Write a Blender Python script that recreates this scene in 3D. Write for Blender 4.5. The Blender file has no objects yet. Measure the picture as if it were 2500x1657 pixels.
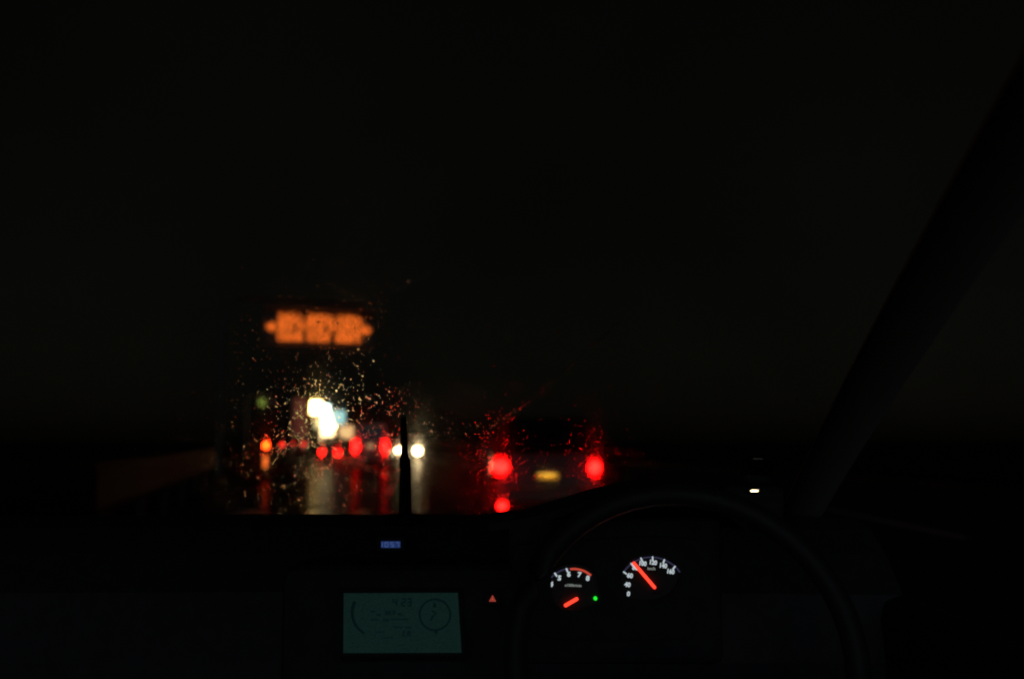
import bpy, bmesh, math, random
import numpy as np
from mathutils import Vector, Matrix

R = math.radians
rng = random.Random(7)
nrng = np.random.default_rng(11)
sc = bpy.context.scene
COL = sc.collection

# ------------------------------------------------------------------ camera
FPX = 2436.0                      # focal length in photo pixels (2500 wide)
PITCH = math.atan(246.5 / FPX)    # horizon sits at row 1075 of 1657
CAM = Vector((0.0, 0.0, 1.15))
cd = bpy.data.cameras.new('camera')
cd.sensor_fit = 'HORIZONTAL'; cd.sensor_width = 23.6
cd.lens = 23.6 * FPX / 2500
cd.clip_start = 0.02; cd.clip_end = 3000
cd.dof.use_dof = True; cd.dof.focus_distance = 1.38; cd.dof.aperture_fstop = 2.0
cam = bpy.data.objects.new('camera', cd); COL.objects.link(cam)
cam.location = CAM; cam.rotation_euler = (math.pi / 2 + PITCH, 0, 0)
sc.camera = cam

# ------------------------------------------------------------------ world: overcast night sky
w = bpy.data.worlds.new('World'); sc.world = w; w.use_nodes = True
nt = w.node_tree; nt.nodes.clear()
sky = nt.nodes.new('ShaderNodeTexSky'); sky.sky_type = 'NISHITA'; sky.sun_disc = False
sky.sun_elevation = R(6); sky.sun_rotation = R(180); sky.air_density = 1.0; sky.dust_density = 1.5
hsv = nt.nodes.new('ShaderNodeHueSaturation'); hsv.inputs['Saturation'].default_value = 0.25
bg = nt.nodes.new('ShaderNodeBackground'); bg.inputs['Strength'].default_value = 0.00074
out = nt.nodes.new('ShaderNodeOutputWorld')
tint = nt.nodes.new('ShaderNodeMix'); tint.data_type = 'RGBA'; tint.blend_type = 'MULTIPLY'; tint.inputs['Factor'].default_value = 1
tint.inputs[7].default_value = (1.0, .97, .76, 1)      # town glow on the cloud
nt.links.new(sky.outputs[0], hsv.inputs['Color']); nt.links.new(hsv.outputs[0], tint.inputs[6]); cl = nt.nodes.new('ShaderNodeTexNoise'); cl.inputs['Scale'].default_value = 2.2; cl.inputs['Detail'].default_value = 5
cm = nt.nodes.new('ShaderNodeMapRange'); cm.inputs[1].default_value = .3; cm.inputs[2].default_value = .7; cm.inputs[3].default_value = .7; cm.inputs[4].default_value = 1.3
cw = nt.nodes.new('ShaderNodeVectorMath'); cw.operation = 'SCALE'
tcw = nt.nodes.new('ShaderNodeTexCoord'); nt.links.new(tcw.outputs['Generated'], cl.inputs['Vector']); nt.links.new(cl.outputs['Fac'], cm.inputs[0])
nt.links.new(tint.outputs[2], cw.inputs[0]); nt.links.new(cm.outputs[0], cw.inputs['Scale']); nt.links.new(cw.outputs[0], bg.inputs['Color'])      # uneven cloud
nt.links.new(bg.outputs[0], out.inputs['Surface'])

# faint soft bluish fill, added low from behind to lift the cabin
sl = bpy.data.lights.new('sun', 'SUN'); sl.energy = 0.10; sl.angle = R(40); sl.color = (.62, .8, 1)
so = bpy.data.objects.new('sun', sl); COL.objects.link(so); so.rotation_euler = (R(84), 0, 0)

vs = sc.view_settings
vs.view_transform = 'Standard'; vs.look = 'None'; vs.exposure = 0; vs.gamma = 1; vs.use_curve_mapping = False
cy = sc.cycles
cy.use_denoising = True; cy.denoiser = 'OPENIMAGEDENOISE'; cy.denoising_input_passes = 'RGB_ALBEDO_NORMAL'
cy.max_bounces = 12; cy.transparent_max_bounces = 24; cy.transmission_bounces = 8; cy.glossy_bounces = 4; cy.diffuse_bounces = 3
cy.filter_width = 2.0; cy.sample_clamp_indirect = 24; cy.caustics_refractive = False; cy.caustics_reflective = False; cy.blur_glossy = 0.0

# ------------------------------------------------------------------ helpers
def ray(px, py):
    x = (px - 1250) / FPX; y = -(py - 828.5) / FPX
    c, s = math.cos(PITCH), math.sin(PITCH)
    return Vector((x, c - y * s, s + y * c))

def P(px, py, Y):
    d = ray(px, py)
    return CAM + d * (Y / d.y)

def link(o, parent=None):
    COL.objects.link(o)
    if parent is not None:
        o.parent = parent
    return o

def tag(o, label, cat=None, group=None, kind=None):
    if label: o['label'] = label
    if cat: o['category'] = cat
    if group: o['group'] = group
    if kind: o['kind'] = kind
    return o

def empty(name, loc=(0, 0, 0), rz=0):
    o = bpy.data.objects.new(name, None); COL.objects.link(o)
    o.location = loc; o.rotation_euler = (0, 0, rz); o.empty_display_size = .2
    return o

def mk(name, verts, faces, m, parent=None, smooth=False):
    me = bpy.data.meshes.new(name)
    me.from_pydata([tuple(v) for v in verts], [], faces)
    if smooth:
        me.polygons.foreach_set('use_smooth', [True] * len(me.polygons))
    me.materials.append(m); me.update()
    return link(bpy.data.objects.new(name, me), parent)

def from_bm(name, bm, m, parent=None, smooth=False):
    bmesh.ops.recalc_face_normals(bm, faces=bm.faces[:])
    me = bpy.data.meshes.new(name); bm.to_mesh(me); bm.free()
    if smooth:
        me.polygons.foreach_set('use_smooth', [True] * len(me.polygons))
    me.materials.append(m)
    return link(bpy.data.objects.new(name, me), parent)

def bx(bm, c, s, bev=0.0, seg=2, rot=None):
    r = bmesh.ops.create_cube(bm, size=1)
    vs_ = r['verts']
    bmesh.ops.scale(bm, vec=s, verts=vs_)
    if bev > 0:
        es = list({e for v in vs_ for e in v.link_edges})
        rb = bmesh.ops.bevel(bm, geom=es, offset=min(bev, min(s) * .45), segments=seg, affect='EDGES', profile=.5)
        vs_ = list({v for f in rb['faces'] for v in f.verts} | {v for v in vs_ if v.is_valid})
    if rot is not None:
        bmesh.ops.transform(bm, matrix=rot, verts=vs_)
    bmesh.ops.translate(bm, vec=c, verts=vs_)
    return vs_

def box(name, c, s, m, parent=None, bev=0.0, seg=2, rot=None):
    bm = bmesh.new(); bx(bm, c, s, bev, seg, rot)
    return from_bm(name, bm, m, parent)

def tube(bm, pts, rad, n=10, closed=False):
    pts = [Vector(p) for p in pts]
    rads = rad if isinstance(rad, (list, tuple)) else [rad] * len(pts)
    rings = []
    N = len(pts)
    for i, p in enumerate(pts):
        a = pts[i - 1] if (i > 0 or closed) else p
        b = pts[(i + 1) % N] if (i < N - 1 or closed) else p
        t = (b - a).normalized()
        up = Vector((0, 0, 1)) if abs(t.z) < .9 else Vector((1, 0, 0))
        u = t.cross(up).normalized(); v = u.cross(t)
        rings.append([bm.verts.new(p + (u * math.cos(k * 2 * math.pi / n) + v * math.sin(k * 2 * math.pi / n)) * rads[i]) for k in range(n)])
    M = N if closed else N - 1
    for i in range(M):
        A, B = rings[i], rings[(i + 1) % N]
        for k in range(n):
            bm.faces.new((A[k], A[(k + 1) % n], B[(k + 1) % n], B[k]))
    if not closed:
        bm.faces.new(rings[0][::-1]); bm.faces.new(rings[-1])

def loft(name, rings, m, parent=None, caps=True, smooth=False):
    n = len(rings[0]); verts = [v for r in rings for v in r]; faces = []
    for i in range(len(rings) - 1):
        for k in range(n):
            faces.append((i * n + k, i * n + (k + 1) % n, (i + 1) * n + (k + 1) % n, (i + 1) * n + k))
    if caps:
        faces.append(tuple(range(n))[::-1]); faces.append(tuple((len(rings) - 1) * n + k for k in range(n)))
    o = mk(name, verts, faces, m, parent, smooth)
    bm = bmesh.new(); bm.from_mesh(o.data); bmesh.ops.recalc_face_normals(bm, faces=bm.faces[:]); bm.to_mesh(o.data); bm.free()
    return o

# ------------------------------------------------------------------ materials
MATS = {}
def mat(name, color, rough=.5, metal=0.0, spec=.5, noise=0.0, nscale=20, bump=0.0, bscale=200):
    if name in MATS: return MATS[name]
    m = bpy.data.materials.new(name); m.use_nodes = True
    t = m.node_tree; b = t.nodes['Principled BSDF']
    b.inputs['Base Color'].default_value = (*color, 1); b.inputs['Roughness'].default_value = rough
    b.inputs['Metallic'].default_value = metal; b.inputs['Specular IOR Level'].default_value = spec
    tc = t.nodes.new('ShaderNodeTexCoord')
    if noise:
        n = t.nodes.new('ShaderNodeTexNoise'); n.inputs['Scale'].default_value = nscale; n.inputs['Detail'].default_value = 5
        r = t.nodes.new('ShaderNodeValToRGB')
        r.color_ramp.elements[0].position = .3; r.color_ramp.elements[1].position = .7
        r.color_ramp.elements[0].color = (*[c * (1 - noise) for c in color], 1)
        r.color_ramp.elements[1].color = (*[min(1, c * (1 + noise)) for c in color], 1)
        t.links.new(tc.outputs['Object'], n.inputs['Vector']); t.links.new(n.outputs['Fac'], r.inputs[0])
        t.links.new(r.outputs[0], b.inputs['Base Color'])
    if bump:
        n = t.nodes.new('ShaderNodeTexNoise'); n.inputs['Scale'].default_value = bscale; n.inputs['Detail'].default_value = 3
        bp = t.nodes.new('ShaderNodeBump'); bp.inputs['Strength'].default_value = bump; bp.inputs['Distance'].default_value = .01
        t.links.new(tc.outputs['Object'], n.inputs['Vector']); t.links.new(n.outputs['Fac'], bp.inputs['Height'])
        t.links.new(bp.outputs[0], b.inputs['Normal'])
    MATS[name] = m
    return m

def emit(name, rgb, body=(.02, .02, .02)):
    """a lamp, screen or backlit mark: rgb is its radiance"""
    if name in MATS: return MATS[name]
    m = bpy.data.materials.new(name); m.use_nodes = True
    b = m.node_tree.nodes['Principled BSDF']
    k = max(rgb)
    b.inputs['Base Color'].default_value = (*body, 1); b.inputs['Roughness'].default_value = .35
    b.inputs['Emission Color'].default_value = (*[c / k for c in rgb], 1); b.inputs['Emission Strength'].default_value = k
    MATS[name] = m
    return m

plastic = mat('dash_plastic', (.055, .055, .06), .6, noise=.25, nscale=60, bump=.25, bscale=900)
plastic2 = mat('trim_plastic', (.055, .055, .06), .85, spec=.15, noise=.2, nscale=40)
liner = mat('headliner_cloth', (.42, .41, .37), .95, noise=.2, nscale=350, bump=.4, bscale=700)
rubber = mat('rubber', (.02, .02, .02), .8)
chrome = mat('chrome', (.75, .72, .66), .03, 1.0)
leather = mat('wheel_leather', (.04, .04, .042), .5, bump=.2, bscale=500)
glassdark = mat('dark_glass', (.01, .01, .012), .05)
steel = mat('painted_steel', (.13, .13, .12), .8, 0, .05, noise=.2, nscale=12)
paint = lambda n, c: mat('paint_' + n, c, .25, 0, .5)

def wet_material(name, c0, c1, r0, r1, gloss):
    m = bpy.data.materials.new(name); m.use_nodes = True
    t = m.node_tree; t.nodes.clear()
    N = t.nodes.new; lk = t.links.new
    o = N('ShaderNodeOutputMaterial'); df = N('ShaderNodeBsdfDiffuse'); gs = N('ShaderNodeBsdfGlossy'); ad = N('ShaderNodeAddShader')
    tc = N('ShaderNodeTexCoord')
    n = N('ShaderNodeTexNoise'); n.inputs['Scale'].default_value = .45; n.inputs['Detail'].default_value = 4
    lk(tc.outputs['Object'], n.inputs['Vector'])
    mr = N('ShaderNodeMapRange'); mr.inputs[1].default_value = .35; mr.inputs[2].default_value = .65
    mr.inputs[3].default_value = r0; mr.inputs[4].default_value = r1
    lk(n.outputs['Fac'], mr.inputs[0]); lk(mr.outputs[0], gs.inputs['Roughness'])
    gs.inputs['Color'].default_value = (gloss, gloss, gloss, 1)
    n2 = N('ShaderNodeTexNoise'); n2.inputs['Scale'].default_value = 30; n2.inputs['Detail'].default_value = 6
    lk(tc.outputs['Object'], n2.inputs['Vector'])
    cr = N('ShaderNodeValToRGB'); cr.color_ramp.elements[0].color = (*c0, 1); cr.color_ramp.elements[1].color = (*c1, 1)
    lk(n2.outputs['Fac'], cr.inputs[0]); lk(cr.outputs[0], df.inputs['Color'])
    bp = N('ShaderNodeBump'); bp.inputs['Strength'].default_value = .16; bp.inputs['Distance'].default_value = .01
    n3 = N('ShaderNodeTexNoise'); n3.inputs['Scale'].default_value = 4; n3.inputs['Detail'].default_value = 2
    lk(tc.outputs['Object'], n3.inputs['Vector']); lk(n3.outputs['Fac'], bp.inputs['Height']); lk(bp.outputs[0], gs.inputs['Normal'])
    lk(df.outputs[0], ad.inputs[0]); lk(gs.outputs[0], ad.inputs[1]); lk(ad.outputs[0], o.inputs['Surface'])
    return m

# ================================================================== SETTING
asphalt = wet_material('wet_asphalt', (.03, .03, .03), (.07, .068, .064), .13, .24, .028)
earth = wet_material('wet_ground', (.02, .02, .016), (.04, .04, .03), .5, .7, .01)
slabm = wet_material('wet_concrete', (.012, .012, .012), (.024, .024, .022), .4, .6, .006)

S = 1500
g = mk('ground', [(-S, -S, -.02), (S, -S, -.02), (S, S, -.02), (-S, S, -.02)], [(0, 1, 2, 3)], earth); tag(g, None, kind='structure')

def bend(s, off):
    """road axis: straight on for 16 m, then easing 12 degrees to the left; off = metres right of the axis"""
    a0, s1, L = 0.0, 10.0, 30.0
    x, y, a = 0.2, -60.0, 0.0
    step = 1.0; d = -60.0
    while d < s:
        st = min(step, s - d)
        k = min(max((d - s1) / L, 0), 1); a = R(12.0) * k * k * (3 - 2 * k)
        x -= math.sin(a) * st; y += math.cos(a) * st; d += st
    return Vector((x + math.cos(a) * off, y + math.sin(a) * off, 0)), a

stations = [-60, -30, -10, 0] + [4 * i for i in range(1, 22)] + [100, 130, 170, 230, 300, 420]
LEFT, RIGHT = -6.2, 11.0
vv = []; ff = []
for i, s in enumerate(stations):
    for o in (LEFT, RIGHT):
        p, a = bend(s, o); vv.append((p.x, p.y, -.004))
    if i: ff.append((2 * i - 2, 2 * i - 1, 2 * i + 1, 2 * i))
road = mk('road', vv, ff, asphalt); tag(road, None, kind='structure')

def kerbed(name, o0, o1):
    vv, ff = [], []
    for i, s in enumerate(stations):
        a_, _ = bend(s, o0); b_, _ = bend(s, o1)
        vv += [(a_.x, a_.y, -.02), (a_.x, a_.y, .12), (b_.x, b_.y, .12), (b_.x, b_.y, -.02)]
        if i:
            for k in range(3):
                q = 4 * (i - 1) + k
                ff.append((q, q + 1, q + 5, q + 4))
    o = mk(name, vv, ff, slabm); tag(o, None, kind='structure')
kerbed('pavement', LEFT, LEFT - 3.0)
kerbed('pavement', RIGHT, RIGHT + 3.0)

# painted markings: worn white lane dashes
white_paint = mat('road_paint', (.5, .5, .48), .35, noise=.4, nscale=6)
for off in (-2.6, 2.0, 5.2):
    for s in range(12, 100, 10):
        q = []
        for ss, oo in ((s, off - .07), (s, off + .07), (s + 5, off + .07), (s + 5, off - .07)):
            p, a = bend(ss, oo); q.append((p.x, p.y, .0005))
        mk('lane_marking', q, [(0, 1, 2, 3)], white_paint, road)

# ================================================================== OWN CAR (cabin)
CX = -.24      # centre line of the car
car = empty('car', (CX, 1.2, 0))
tag(car, 'dark car cabin around the viewer with lit dials and dim green screen', 'car')
OFF = Vector((CX, 1.2, 0))
def cpart(o):
    """objects are laid out in world space: hang them under the car without moving them"""
    o.parent = car; o.matrix_parent_inverse = Matrix.Translation(-OFF)
    return o
def sub(o, p):
    o.parent = p
    return o

# --- dashboard body: cross-section swept along X
def dash_profile(x):
    u = (x - CX) / .78
    bow = .10 * u * u                # the front edge curves back toward the doors
    z0 = P(900, 1256, 1.72).z
    return [(2.10 - bow, .945), (1.98 - bow, .965), (1.80 - bow, z0 - .004), (1.72 - bow * .6, z0), (1.63 - bow * .5, z0 - .012),
            (1.56 - bow * .4, z0 - .045), (1.49 - bow * .3, .93), (1.44, .84), (1.46, .70), (1.60, .58), (1.95, .55), (2.16 - bow, .60)]
rings = []
for i in range(33):
    x = CX - .80 + 1.60 * i / 32
    rings.append([(x, y, z) for y, z in dash_profile(x)])
cpart(loft('dashboard', rings, plastic, smooth=False))

# --- instrument hood, arching over the dials
hood_px = [(1195, 1262), (1230, 1257), (1280, 1250), (1330, 1238), (1400, 1216), (1470, 1194), (1540, 1180), (1600, 1176), (1660, 1182),
           (1720, 1200), (1775, 1228), (1815, 1262)]
rr = []
for (px, py) in hood_px:
    p = P(px, py, 1.44)
    q = P(px, py, 1.44); 
    zb = max(p.z - .02, .96)
    rr.append([(p.x, 1.415, p.z - .007), (p.x, 1.44, p.z), (p.x, 1.58, p.z - .004), (p.x, 1.76, 1.0), (p.x, 1.76, .98), (p.x, 1.56, p.z - .024), (p.x, 1.42, p.z - .018)])
cpart(loft('instrument_hood', rr, plastic, smooth=False))

# --- dial pod behind the bezel
DY = 1.40
pod = P(1500, 1440, DY + .03)
cpart(box('dial_pod', (pod.x, DY + .045, pod.z), (.30, .05, .20), plastic2, bev=.01))

dialmat = mat('dial_face', (.012, .012, .014), .5)
num = emit('dial_numeral_light', (.46, .53, .56))
numdim = emit('dial_small_print_light', (.20, .22, .20))
arcm = emit('dial_arc_light', (.026, .025, .060))
redarc = emit('red_zone_light', (.50, .055, .030))
needlem = emit('needle_light', (2.2, .085, .040))
greenm = emit('green_lamp_light', (.015, 1.0, .035))

def text_obj(name, body, center, size, m, parent, ang=0.0, bold=.0, sx=1.0):
    cu = bpy.data.curves.new(name, 'FONT'); cu.body = body; cu.size = size
    cu.align_x = 'CENTER'; cu.align_y = 'CENTER'; cu.offset = bold; cu.extrude = .0002; cu.resolution_u = 3
    tmp = bpy.data.objects.new(name + '_src', cu); COL.objects.link(tmp)
    bpy.context.view_layer.update()
    me = bpy.data.meshes.new_from_object(tmp.evaluated_get(bpy.context.evaluated_depsgraph_get()))
    bpy.data.objects.remove(tmp); bpy.data.curves.remove(cu)
    c = Matrix.Rotation(ang, 4, 'Y') @ Matrix.Rotation(math.pi / 2, 4, 'X') @ Matrix.Diagonal((sx, 1, 1, 1))
    cc = np.array([v.co[:] for v in me.vertices]); mid = (cc.max(0) + cc.min(0)) / 2
    me.transform(Matrix.Translation(center) @ c @ Matrix.Translation((-mid[0], -mid[1], 0)))
    me.materials.clear(); me.materials.append(m)
    o = bpy.data.objects.new(name, me); link(o)
    return o

def arc_strip(name, c, r0, r1, a0, a1, m, y, n=24, fl=1.0):
    vv, ff = [], []
    for i in range(n + 1):
        a = a0 + (a1 - a0) * i / n
        for r in (r0, r1):
            vv.append((c.x + math.sin(a) * r, y, c.z + math.cos(a) * r * fl))
            vv.append((c.x + math.sin(a) * r, y + .0006, c.z + math.cos(a) * r * fl))
        if i:
            q = 4 * (i - 1)
            ff += [(q, q + 4, q + 6, q + 2), (q + 1, q + 3, q + 7, q + 5)]
    return mk(name, vv, ff, m)

def strip(name, a, b, wd, m, th=.0008):
    a = Vector(a); b = Vector(b); d = (b - a).normalized(); n = Vector((-d.z, 0, d.x)) * wd / 2
    N = 7; prof = []
    for k in range(N + 1):
        t = math.pi * k / N
        prof.append(b + d * (wd / 2 * math.sin(t)) + n * math.cos(t))
    for k in range(N + 1):
        t = math.pi * k / N
        prof.append(a - d * (wd / 2 * math.sin(t)) - n * math.cos(t))
    M = len(prof); vv = [tuple(p) for p in prof] + [tuple(p + Vector((0, th, 0))) for p in prof]
    ff = [tuple(range(M))[::-1]] + [(k, (k + 1) % M, (k + 1) % M + M, k + M) for k in range(M)]
    return mk(name, vv, ff, m)

k = DY / FPX * 1.0     # metres per photo pixel at the dial plane
def disc(name, c, r, y0, y1, m, n=48):
    vv = [(c.x + math.cos(2 * math.pi * i / n) * r, y, c.z + math.sin(2 * math.pi * i / n) * r) for y in (y0, y1) for i in range(n)]
    ff = [tuple(range(n)), tuple(range(n, 2 * n))[::-1]] + [(i, (i + 1) % n, n + (i + 1) % n, n + i) for i in range(n)]
    return mk(name, vv, ff, m)

# speedometer
sp = P(1597, 1440, DY)
speedo = cpart(disc('speedometer', sp, 92 * k, DY, DY + .004, dialmat)); speedo['label'] = 'speedometer with white figures and a long red needle'
def at_sub(o, parent):
    o.parent = parent
    return o
def Q(px, py, dy=0): return P(px, py, DY + dy)
for (body, px, py) in (('60', 1538, 1404), ('80', 1551, 1385), ('100', 1570, 1374.5), ('120', 1595.5, 1372), ('140', 1620, 1380), ('160', 1638, 1394),
                       ('40', 1532, 1426), ('20', 1531, 1448)):
    at_sub(text_obj('numeral', body, Q(px, py, -.001), 14.5 * k, num, speedo, R(8), bold=.00042, sx=.86 if len(body) == 3 else .95), speedo)
at_sub(text_obj('lettering', 'km/h', Q(1590.5, 1387, -.001), 9.5 * k, numdim, speedo, R(2), bold=.0001), speedo)
for (x0, y0, x1, y1) in ((1523, 1395.5, 1529, 1400), (1541, 1375, 1547, 1383), (1565, 1362, 1568, 1369), (1593.5, 1359, 1593.5, 1366),
                         (1622, 1366, 1619.5, 1373), (1648, 1382, 1643.5, 1388)):
    at_sub(strip('tick', Q(x0, y0, -.001), Q(x1, y1, -.001), 3.6 * k, num), speedo)
arc_px = [(1523, 1395), (1532, 1384), (1546, 1372), (1563, 1364), (1579, 1360), (1595, 1359.5), (1612, 1362.5), (1630, 1370), (1648, 1382), (1660, 1396)]
def px_band(name, pts, wd, m, dy=-.0004):
    vv, ff = [], []
    for i, (a, b) in enumerate(pts):
        p0 = pts[max(i - 1, 0)]; p1 = pts[min(i + 1, len(pts) - 1)]
        tx, ty = p1[0] - p0[0], p1[1] - p0[1]; L = math.hypot(tx, ty); nx, ny = -ty / L, tx / L
        for s in (-.5, .5):
            vv.append(Q(a + nx * wd * s, b + ny * wd * s, dy)); vv.append(Q(a + nx * wd * s, b + ny * wd * s, dy + .0003))
        if i:
            q = 4 * (i - 1); ff += [(q, q + 4, q + 6, q + 2), (q + 1, q + 3, q + 7, q + 5)]
    return mk(name, vv, ff, m)
def smooth_px(pts, n=4):
    outp = []
    for i in range(len(pts) - 1):
        p0 = pts[max(i - 1, 0)]; p1 = pts[i]; p2 = pts[i + 1]; p3 = pts[min(i + 2, len(pts) - 1)]
        for j in range(n):
            t = j / n
            outp.append(tuple(.5 * (2 * p1[c] + (p2[c] - p0[c]) * t + (2 * p0[c] - 5 * p1[c] + 4 * p2[c] - p3[c]) * t * t + (3 * p1[c] - p0[c] - 3 * p2[c] + p3[c]) * t ** 3) for c in (0, 1)))
    outp.append(pts[-1]); return outp
at_sub(px_band('scale_arc', smooth_px(arc_px), 3.4, arcm), speedo)
nd = at_sub(strip('needle', Q(1598, 1433, -.006), Q(1548, 1374.5, -.004), 7.6 * k, needlem, .0015), speedo)
at_sub(disc('needle_hub', Q(1603, 1440), 9 * k, DY - .004, DY - .001, plastic2, 20), speedo)

# tachometer
tp = P(1400, 1452, DY)
tach = cpart(disc('tachometer', tp, 74 * k, DY + .0012, DY + .005, dialmat)); tach['label'] = 'tachometer with red zone and short visible needle'
for (body, px, py) in (('4', 1346, 1425), ('5', 1366, 1410), ('6', 1389, 1400.5), ('7', 1415, 1402), ('8', 1435, 1410.5)):
    at_sub(text_obj('numeral', body, Q(px, py, -.001), 15.5 * k, num, tach, R(8), bold=.00048, sx=1.05), tach)
at_sub(text_obj('lettering', 'x1000r/min', Q(1399, 1428, -.001), 8.6 * k, numdim, tach, R(2), bold=.00012), tach)
for (x0, y0, x1, y1) in ((1355, 1399, 1359, 1405), (1383, 1388, 1386, 1395)):
    at_sub(strip('tick', Q(x0, y0, -.001), Q(x1, y1, -.001), 4.2 * k, num), tach)
at_sub(px_band('scale_arc', smooth_px([(1346, 1409), (1356, 1400), (1370, 1392), (1383, 1388), (1391, 1387)]), 3.6, arcm), tach)
at_sub(px_band('red_zone', smooth_px([(1392, 1388.5), (1404, 1388), (1418, 1390.5), (1430, 1395), (1443, 1404)]), 5.4, redarc), tach)
at_sub(strip('needle', Q(1408, 1461.5, -.005), Q(1381, 1477, -.005), 8.0 * k, needlem, .0015), tach)
cpart(disc('indicator_lamp', Q(1453.5, 1459.5), 4.4 * k, DY - .002, DY + .003, greenm, 16))['label'] = 'small bright green indicator lamp between the dials'

# bezel: black mask in front of the dials with two openings
def px_curve(cu, pts, Y):
    s = cu.splines.new('POLY'); s.points.add(len(pts) - 1); s.use_cyclic_u = True
    for q, (a, b) in zip(s.points, pts):
        p = P(a, b, Y); q.co = (p.x, p.z, 0, 1)
cu = bpy.data.curves.new('bezel', 'CURVE'); cu.dimensions = '2D'; cu.fill_mode = 'BOTH'; cu.extrude = .0015
BY = DY - .009
px_curve(cu, smooth_px([(1260, 1330), (1400, 1320), (1600, 1310), (1720, 1330), (1735, 1420), (1720, 1540), (1500, 1560), (1300, 1540), (1250, 1430), (1260, 1330)])[:-1], BY)
px_curve(cu, [(1345.5, 1436), (1345, 1400), (1352, 1385), (1376, 1374), (1404, 1370), (1432, 1378), (1452, 1394), (1460, 1420), (1466, 1452), (1462, 1470), (1440, 1482), (1400, 1488), (1370, 1486), (1352, 1470)], BY)
px_curve(cu, [(1530, 1457), (1530.5, 1439), (1517, 1436), (1514, 1400), (1530, 1372), (1560, 1353), (1594, 1347), (1630, 1354), (1655, 1376), (1664, 1398), (1655, 1425), (1638, 1450), (1605, 1464), (1565, 1466)], BY)
tmp = bpy.data.objects.new('bezel_src', cu); COL.objects.link(tmp); bpy.context.view_layer.update()
me = bpy.data.meshes.new_from_object(tmp.evaluated_get(bpy.context.evaluated_depsgraph_get())); bpy.data.objects.remove(tmp)
me.transform(Matrix.Translation((0, BY, 0)) @ Matrix.Rotation(math.pi / 2, 4, 'X')); me.materials.clear(); me.materials.append(plastic2)
bz = bpy.data.objects.new('dial_bezel', me); link(bz); cpart(bz)

# --- steering wheel (rim, hub, spokes) below and around the view of the dials
WC = Vector((sp.x + .008, 1.20, .90)); tilt = Matrix.Translation(WC) @ Matrix.Rotation(R(-24), 4, 'X')
bm = bmesh.new()
tube(bm, [(math.cos(a) * .20, 0, math.sin(a) * .20) for a in [2 * math.pi * i / 48 for i in range(48)]], .0145, 10, True)
o = from_bm('steering_wheel', bm, leather, None, True); o.data.transform(tilt); wheel = cpart(o)
bm = bmesh.new(); bx(bm, (0, .03, -.085), (.15, .05, .11), .02, 3); o = from_bm('hub', bm, leather); o.data.transform(tilt); at_sub(o, wheel)
for s in (-1, 1):
    bm = bmesh.new(); bx(bm, (s * .125, .012, -.085), (.12, .018, .038), .006, 2); o = from_bm('spoke', bm, leather); o.data.transform(tilt); at_sub(o, wheel)
bm = bmesh.new(); bx(bm, (0, .012, -.16), (.05, .018, .08), .006, 2); o = from_bm('spoke', bm, leather); o.data.transform(tilt); at_sub(o, wheel)

# --- centre stack with the green screen
cpart(box('centre_stack', (P(983, 1530, 1.40).x, 1.43, .80), (.33, .10, .36), plastic2, bev=.02))
tl, tr_, br, bl = P(839, 1447, 1.362), P(1118, 1446, 1.362), P(1127, 1593.5, 1.320), P(838, 1594.5, 1.320)
lcd = bpy.data.materials.new('green_screen_light'); lcd.use_nodes = True
t = lcd.node_tree; b = t.nodes['Principled BSDF']; b.inputs['Base Color'].default_value = (.01, .012, .012, 1); b.inputs['Roughness'].default_value = .35
tc = t.nodes.new('ShaderNodeTexCoord'); n1 = t.nodes.new('ShaderNodeTexNoise'); n1.inputs['Scale'].default_value = 420; n1.inputs['Detail'].default_value = 8; n1.inputs['Roughness'].default_value = .8
cr = t.nodes.new('ShaderNodeValToRGB'); cr.color_ramp.elements[0].position = .28; cr.color_ramp.elements[1].position = .72
cr.color_ramp.elements[0].color = (.0008, .0066, .0062, 1); cr.color_ramp.elements[1].color = (.0062, .0175, .0142, 1)
t.links.new(tc.outputs['Object'], n1.inputs['Vector']); t.links.new(n1.outputs['Fac'], cr.inputs[0]); t.links.new(cr.outputs[0], b.inputs['Emission Color'])
b.inputs['Emission Strength'].default_value = 1
def SC(px, py, lift=0.0):
    """a point of the screen seen at that place of the photograph"""
    n = (tr_ - tl).cross(bl - tl).normalized()
    d = ray(px, py); tt = (tl - CAM).dot(n) / d.dot(n)
    p = CAM + d * tt
    return p + (n if n.y < 0 else -n) * lift
nrm = (tr_ - tl).cross(bl - tl).normalized(); back = nrm * (.02 if nrm.y > 0 else -.02)
c4 = [tl, tr_, br, bl]
screen = mk('display_screen', [*c4, *[p + back for p in c4]], [(0, 1, 2, 3), (4, 7, 6, 5)] + [(i, i + 4, (i + 1) % 4 + 4, (i + 1) % 4) for i in range(4)], lcd)
cpart(screen); screen['label'] = 'dim teal green rectangular screen with dark compass and figures'
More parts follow.
